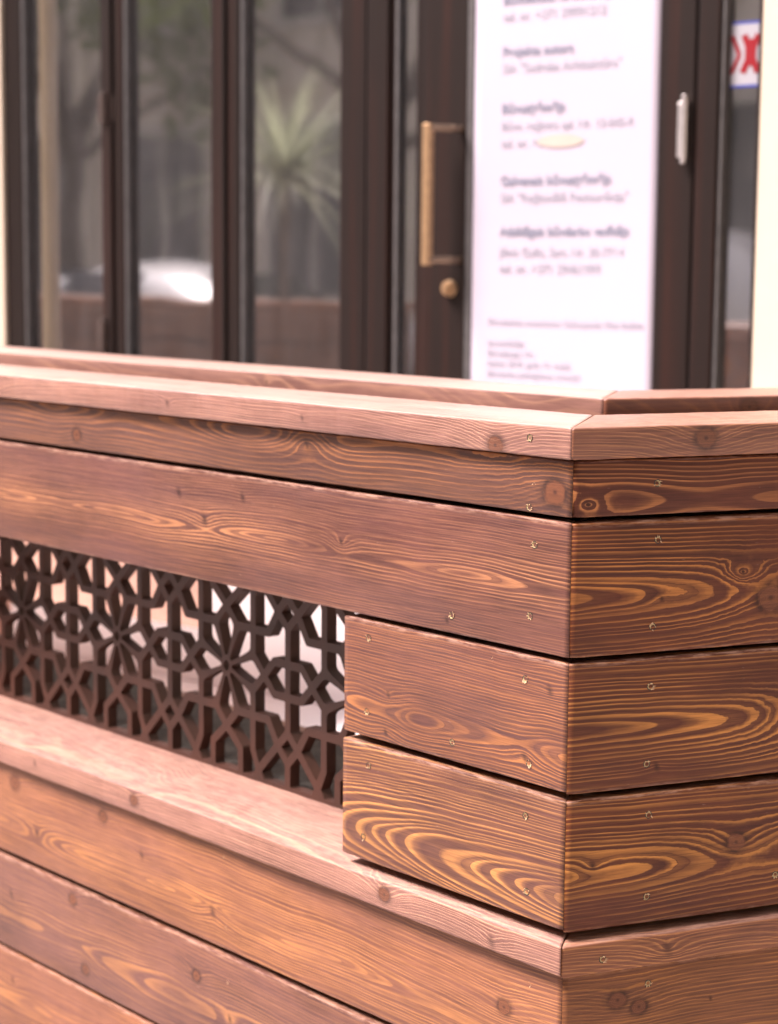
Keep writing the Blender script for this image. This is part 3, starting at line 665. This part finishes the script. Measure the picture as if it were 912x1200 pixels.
# ------------------------------------------------------------------ the street, mirrored in the glass
def town_house(x0, x1, y0, h, col, label, face=1, depth=9, win_w=1.15, shop=True):
    b = empty('town_house'); b.matrix_world = mws @ Matrix.Translation(((x0 + x1) / 2, y0, 0)); tag(b, label, 'building')
    w = (x1 - x0); m_ = plain('render_' + str(len(bpy.data.materials)), col, .85, .08, 1.5, bump=.3, bdist=.004)
    f = face
    def bx(a, b_, c, d, e, g): return (a, b_, min(c, d), max(c, d), e, g)
    boxes('wall', [bx(-w / 2, w / 2, 0, -depth * f, -.13, h)], m_, b)
    boxes('cornice', [bx(-w / 2 - .05, w / 2 + .05, .02, .30 * f, h - .35, h + .05)], m_, b, .02)
    boxes('string_course', [bx(-w / 2, w / 2, .002, .10 * f, 3.6, 3.8)], m_, b, .02)
    boxes('roof', [bx(-w / 2 - .1, w / 2 + .1, .1, -depth * f, h + .051, h + .25)], plain('grey_roof_' + str(len(bpy.data.materials)), (.12, .12, .13), .6), b)
    nw = int(w / 2.6); mfr = plain('white_window_' + str(len(bpy.data.materials)), (.62, .60, .56), .5)
    for k in range(nw):
        x = -w / 2 + (k + .5) * w / nw
        for z, hh in [(.9, 2.2)] + [(4.5 + 3.2 * q, 1.9) for q in range(int((h - 4.9) / 3.2) + 1) if 4.5 + 3.2 * q + 2.2 < h]:
            ww = win_w * (1.4 if z < 1 else 1)
            fr_ = boxes('window', [bx(x - ww / 2 - .12, x + ww / 2 + .12, .002, .08 * f, z - .14, z), bx(x - ww / 2 - .12, x + ww / 2 + .12, .002, .08 * f, z + hh, z + hh + .14),
                                   bx(x - ww / 2 - .12, x - ww / 2, .002, .06 * f, z, z + hh), bx(x + ww / 2, x + ww / 2 + .12, .002, .06 * f, z, z + hh), bx(x - .04, x + .04, .002, .04 * f, z, z + hh)], mfr, b)
            boxes('pane', [bx(x - ww / 2, x + ww / 2, .002, .02 * f, z, z + hh)], M_dkglass, fr_)
YF = -16.0
town_house(-48, -32, YF, 14, (.8, .71, .6), 'sand coloured corner house at the far left end of the street')
town_house(-31.9, -18, YF, 12.2, (.84, .77, .66), 'beige town house with white window frames behind the street trees')
town_house(-17.9, -4, YF, 13.5, (.80, .73, .64), 'grey beige town house straight across the street')
town_house(-3.9, 9, YF, 12.0, (.34, .24, .19), 'brown rendered town house behind the photographer')
town_house(9.1, 30, YF, 14.5, (.30, .22, .18), 'dark brick coloured house at the right of the street')
town_house(9.2, 24, -.13, 11, (.42, .34, .28), 'ochre neighbour house right of the cafe', face=-1)
town_house(-30, -9.1, -.13, 11, (.55, .50, .42), 'pale neighbour house left of the cafe', face=-1)

def leaf_cloud(name, blobs, n, size, mat, parent, seed, elong=1.0):
    rg = np.random.default_rng(seed); V = []; F = []
    per = n // len(blobs)
    for (cx, cy, cz, r) in blobs:
        d = rg.normal(size=(per, 3)); d /= np.linalg.norm(d, axis=1)[:, None]
        rad = r * rg.uniform(.25, 1, per) ** .45 * (1 + .22 * np.sin(d[:, 0] * 7 + d[:, 2] * 5 + cx))
        c = d * rad[:, None] * np.array([1, 1, .8]) + np.array([cx, cy, cz])
        a = rg.normal(size=(per, 3)); a /= np.linalg.norm(a, axis=1)[:, None]
        b = np.cross(a, rg.normal(size=(per, 3))); b /= np.linalg.norm(b, axis=1)[:, None]
        s = size * rg.uniform(.6, 1.3, per)[:, None]
        for k in range(per):
            i = len(V); V += [tuple(c[k] - a[k] * s[k] * elong), tuple(c[k] - b[k] * s[k] * .55), tuple(c[k] + a[k] * s[k] * elong), tuple(c[k] + b[k] * s[k] * .55)]; F.append((i, i + 1, i + 2, i + 3))
    return mesh_obj(name, V, F, mat, parent)
def leafmat(name, c, tr=(1.9, 1.9, 1.1)):
    t = NT(name); n = t.noise(t.obj(), 1.7, 3, .6); n2 = t.noise(t.obj(), 25, 2, .5)
    col = t.mix(t.ramp(n, [(.35, 0.), (.65, 1.)]), tuple(x * .7 for x in c), tuple(x * 1.35 for x in c)); cc = t.mix(n2, col, tuple(x * 1.1 for x in c)); b = t.bsdf(cc, .5)
    tl = t.n('ShaderNodeBsdfTranslucent'); t.put(tl.inputs[0], t.mix(1., cc, tr, 'MULTIPLY')); ms = t.n('ShaderNodeMixShader'); ms.inputs[0].default_value = .45
    t.t.links.new(b.outputs[0], ms.inputs[1]); t.t.links.new(tl.outputs[0], ms.inputs[2]); t.t.links.new(ms.outputs[0], t.out.inputs[0]); return t.m
M_leaf = leafmat('lime_leaves', (.12, .17, .05)); M_bark = plain('bark', (.10, .075, .055), .9, .3, 12., bump=.8, bdist=.01)
def tree(x, y, h, label, seed, r=2.4):
    rd = random.Random(seed); b = empty('street_tree'); b.matrix_world = mws @ Matrix.Translation((x, y, 0)); tag(b, label, 'tree', 'trees along the street')
    bm = bmesh.new(); cyl(bm, (0, 0, -.05), (.05, .03, h * .42), .17, .12, 12)
    blobs = [(0, 0, h * .78, r * .75)]
    for k in range(9):
        a = k * 2.4 + rd.random(); l = r * rd.uniform(.6, 1.0); z = h * rd.uniform(.44, .88)
        e = (math.cos(a) * l, math.sin(a) * l, z); cyl(bm, (.05, .03, h * rd.uniform(.34, .42)), e, .07, .02, 7, False); blobs.append((*e, r * rd.uniform(.35, .55)))
    bm_obj('trunk', bm, M_bark, b); leaf_cloud('crown', blobs, int(620 * r ** 2), .11, M_leaf, b, seed)
tree(-9.8, -12.2, 7.0, 'leafy street tree across the road from the cafe', 3, 2.1)
tree(-16.5, -14.2, 7.6, 'leafy street tree in front of the beige town house', 4, 2.6)
tree(-24, -14.3, 7.4, 'leafy street tree farthest to the left', 5)
tree(6.5, -9.5 - 4.6, 8.0, 'large leafy street tree behind the photographer', 6, 3.0)
tree(12.5, -4.6, 8.5, 'large leafy tree on the pavement, added out of view to darken the right side', 8, 3.1)  # unseen tree, added to cut the light from the right

# neighbour's plank screen with spiky plants in front of the parked cars
sc_ = empty('planter_screen'); sc_.matrix_world = mws @ Matrix.Translation((-3.6, -3.9, 0)); tag(sc_, 'long dark brown plank planter screen beside the pavement, left of the terrace', 'planter')
boxes('panel', [(-4.6, 0, -.012, .012, .04 + .17 * k, .04 + .17 * k + .16) for k in range(6)], W['post'], sc_, .003)
boxes('panel', [(-4.6, 0, -.412, -.388, .04 + .17 * k, .04 + .17 * k + .16) for k in range(6)], W['post'], sc_, .003)
boxes('top_rail', [(-4.65, .05, -.44, .04, 1.062, 1.105)], W['Rrail'], sc_, .003)
for x in (-4.6, -3.1, -1.6, -.08): boxes('post', [(x, x + .08, -.387, -.013, 0, 1.061)], W['post'], sc_, .003)
M_spike = leafmat('spiky_plant_leaves', (.46, .50, .38), (.8, .82, .7)); M_pot = plain('clay_pot', (.30, .15, .09), .8, .15, 10.)
def spiky(x, y, z, s, label, seed, sh):
    rd = random.Random(seed); b = empty('potted_plant'); b.matrix_world = mw @ Matrix.Translation((x, y, z)); tag(b, label, 'plant')
    bm = bmesh.new(); cyl(bm, (0, 0, 0), (0, 0, .26 * s), .11 * s, .16 * s, 20); cyl(bm, (0, 0, .26 * s), (0, 0, .30 * s), .175 * s, .175 * s, 20); bm_obj('pot', bm, M_pot, b, bevel=.004)
    bm = bmesh.new(); cyl(bm, (0, 0, .24 * s), (.02, .01, sh), .035, .03, 10); bm_obj('stem', bm, M_bark, b)
    V = []; F = []
    for k in range(150):
        a = rd.uniform(0, 6.28); el = rd.uniform(-.1, 1.35); l = s * rd.uniform(.4, .8); w = .010 * s; p0 = Vector((.02, .01, sh)); pr = None
        dr = Vector((math.cos(a) * math.cos(el), math.sin(a) * math.cos(el), math.sin(el))); sd = Vector((-math.sin(a), math.cos(a), 0))
        for q in range(6):
            f = q / 5; p = p0 + dr * l * f + Vector((0, 0, -l * .35 * f * f)); ww = w * (1 - f * .95)
            i = len(V); V += [tuple(p - sd * ww), tuple(p + sd * ww)]
            if q: F.append((i - 2, i - 1, i + 1, i))
    mesh_obj('leaves', V, F, M_spike, b)
spiky(-4.30, -4.1, -.15, 1.5, 'tall spiky pale green plant standing in a clay pot between the planter panels', 2, 1.75)

# parked cars
M_carglass = plain('car_glass', (.02, .024, .028), .06, .1, 2., bump=0.); M_tyre = plain('tyre_rubber', (.02, .02, .02), .8); M_rim = plain('alloy_rim', (.55, .55, .57), .3, .1, 10., metal=.9)
M_lamp = plain('lamp_lens', (.7, .72, .75), .1, .05); M_red = plain('tail_lens', (.35, .01, .01), .15, .05)
def loft(name, secs, mat, parent, sub=2):
    bm = bmesh.new(); rows = [[bm.verts.new(p) for p in s] for s in secs]; n = len(secs[0])
    for a, b in zip(rows, rows[1:]):
        for k in range(n): bm.faces.new((a[k], a[(k + 1) % n], b[(k + 1) % n], b[k]))
    bm.faces.new(rows[0][::-1]); bm.faces.new(rows[-1]); bmesh.ops.recalc_face_normals(bm, faces=bm.faces)
    o = bm_obj(name, bm, mat, parent, smooth=True); s = o.modifiers.new('s', 'SUBSURF'); s.levels = s.render_levels = sub; return o
def car(x, y, col, label, van=False):
    b = empty('parked_van' if van else 'parked_car'); b.matrix_world = mws @ Matrix.Translation((x, y, -.12)); tag(b, label, 'van' if van else 'car')
    paint = plain('car_paint_' + label.split()[0], col, .25, .02, 1., bump=0., coat=.6)
    hw = .88; k = 1.28 if van else 1.
    # (x, bottom, shoulder, roof, roof half width)
    S = [(-2.15, .35, .62, .66, .70), (-2.05, .25, .80, .86, .74), (-1.2, .22, .92, .97, .76), (-.65, .22, .95, 1.02, .70), (.0, .22, .97, 1.46 * k, .56), (.9, .22, .98, 1.47 * k, .56), (1.55, .24, .98, 1.38 * k, .56), (2.0, .26, .96, 1.05 * (k if van else 1), .68), (2.12, .35, .75, .80, .72)]
    secs = [[(sx, -hw * .94, sb), (sx, -hw, (sb + sh) / 2), (sx, -hw * .97, sh), (sx, -rw, sr), (sx, rw, sr), (sx, hw * .97, sh), (sx, hw, (sb + sh) / 2), (sx, hw * .94, sb)] for sx, sb, sh, sr, rw in S]
    loft('body', secs, paint, b)
    def glass(pts, t_=.012):
        bm = bmesh.new(); vs = [bm.verts.new(p) for p in pts]; f = bm.faces.new(vs); r = bmesh.ops.extrude_face_region(bm, geom=[f]); nn = f.normal.copy(); bm.normal_update(); nn = f.normal
        for v in [g for g in r['geom'] if isinstance(g, bmesh.types.BMVert)]: v.co += nn * t_
        bmesh.ops.recalc_face_normals(bm, faces=bm.faces); bm_obj('side_window' if abs(pts[0][1] - pts[1][1]) < .3 and pts[0][1] * pts[1][1] > 0 else 'windscreen', bm, M_carglass, b, bevel=.004)
    rz = 1.38 * k
    for s in (-1, 1):
        y0, y1 = s * .885 * .97, s * .63
        glass([(-.42, y0, 1.02), (.28, y0, 1.02), (.28, y1, rz - .02), (.02, y1, rz - .03)]); glass([(.34, y0, 1.02), (1.15, y0, 1.02), (1.10, y1, rz - .03), (.34, y1, rz - .02)])
    glass([(-.66, -.66, 1.06), (-.66, .66, 1.06), (-.06, .50, rz), (-.06, -.50, rz)]); glass([(2.02, .6, 1.05), (2.02, -.6, 1.05), (1.62, -.48, rz - .04), (1.62, .48, rz - .04)])
    for wx in (-1.38, 1.36):
        for s in (-1, 1):
            bm = bmesh.new(); cyl(bm, (wx, s * .70, .32), (wx, s * .90, .32), .32, n=32); ty = bm_obj('wheel', bm, M_tyre, b, bevel=.03)
            bm = bmesh.new(); cyl(bm, (wx, s * .895, .32), (wx, s * .908, .32), .21, n=28)
            for q in range(5): a = q * 1.2566; cyl(bm, (wx, s * .91, .32), (wx + .19 * math.cos(a), s * .912, .32 + .19 * math.sin(a)), .03, .022, 8)
            bm_obj('rim', bm, M_rim, ty, bevel=.004)
    for s in (-1, 1):
        boxes('headlight', [(-2.145, -2.03, s * .60 - .13, s * .60 + .13, .62, .75)], M_lamp, b, .03); boxes('tail_light', [(2.03, 2.12, s * .70 - .08, s * .70 + .08, .72, .95)], M_red, b, .02)
        boxes('mirror', [(-.52, -.38, s * .98 - .09, s * .98 + .09, 1.0, 1.12)], paint, b, .03)
    boxes('bumper', [(-2.24, -2.10, -.80, .80, .28, .50), (2.06, 2.20, -.80, .80, .30, .52)], plain('bumper_' + label.split()[0], tuple(c * .8 for c in col), .4), b, .04)
    boxes('number_plate', [(-2.252, -2.241, -.26, .26, .36, .47)], M_lamp, b, .003)
car(-8.8, -7.15, (.80, .80, .82), 'white hatchback parked by the kerb behind the planter screen')
car(-15.0, -7.15, (.12, .14, .18), 'dark blue hatchback parked at the kerb beyond the white one')
car(-6.8, -11.9, (.80, .81, .83), 'silver high-roofed van parked across the road', van=True)
car(4.5, -11.9, (.10, .10, .11), 'black hatchback parked across the road behind the photographer')

# ------------------------------------------------------------------ light
wd = bpy.data.worlds.new('World'); SC.world = wd; wd.use_nodes = True
nt = wd.node_tree; nt.nodes.clear()
sky = nt.nodes.new('ShaderNodeTexSky'); sky.sky_type = 'NISHITA'; sky.sun_disc = False
SUN_EL = R(54); sun_dir = Vector((-1., -.25, 0)).normalized()
sky.sun_elevation = SUN_EL; sky.sun_rotation = math.atan2(sun_dir.x, sun_dir.y) % (2 * math.pi); sky.air_density = 1.2; sky.dust_density = 4.; sky.ozone_density = 1.
hs = nt.nodes.new('ShaderNodeHueSaturation'); hs.inputs['Saturation'].default_value = .35
bg = nt.nodes.new('ShaderNodeBackground'); bg.inputs['Strength'].default_value = .125; wo = nt.nodes.new('ShaderNodeOutputWorld')
nt.links.new(sky.outputs[0], hs.inputs['Color']); nt.links.new(hs.outputs[0], bg.inputs[0]); nt.links.new(bg.outputs[0], wo.inputs[0])
sl = bpy.data.lights.new('sun', 'SUN'); sl.energy = 4.3; sl.angle = R(20); sl.color = (1, .94, .87)
so = bpy.data.objects.new('sun', sl); C.objects.link(so)
to_sun = Vector((sun_dir.x * math.cos(SUN_EL), sun_dir.y * math.cos(SUN_EL), math.sin(SUN_EL)))
so.rotation_euler = to_sun.to_track_quat('Z', 'Y').to_euler(); so.location = (-5, -3, 12)

# ------------------------------------------------------------------ camera
cd = bpy.data.cameras.new('camera'); cam = bpy.data.objects.new('camera', cd); C.objects.link(cam); SC.camera = cam
cd.sensor_fit = 'HORIZONTAL'; cd.sensor_width = 36; cd.lens = 2250 / 912 * 36; cd.clip_start = .05; cd.clip_end = 1000
p, ro = R(7.334), R(.5009); cp, sp, cr, sr = math.cos(p), math.sin(p), math.cos(ro), math.sin(ro)
fw = Vector((0, cp, -sp)); up = Vector((0, sp, cp)); rt = Vector((1, 0, 0)); rt2 = cr * rt + sr * up; up2 = -sr * rt + cr * up
cam.matrix_world = Matrix(((rt2.x, up2.x, -fw.x, 0), (rt2.y, up2.y, -fw.y, 0), (rt2.z, up2.z, -fw.z, H), (0, 0, 0, 1)))
cd.dof.use_dof = True; cd.dof.focus_distance = 2.12; cd.dof.aperture_fstop = 6.2; cd.dof.aperture_blades = 7

SC.view_settings.view_transform = 'Standard'; SC.view_settings.look = 'None'; SC.view_settings.gamma = 1; SC.view_settings.exposure = 1.12
SC.view_settings.use_white_balance = True; SC.view_settings.white_balance_temperature = 6650; SC.view_settings.white_balance_tint = 25
SC.render.engine = 'CYCLES'
SC.cycles.use_denoising = True; SC.cycles.max_bounces = 8; SC.cycles.transparent_max_bounces = 12; SC.cycles.sample_clamp_indirect = 6
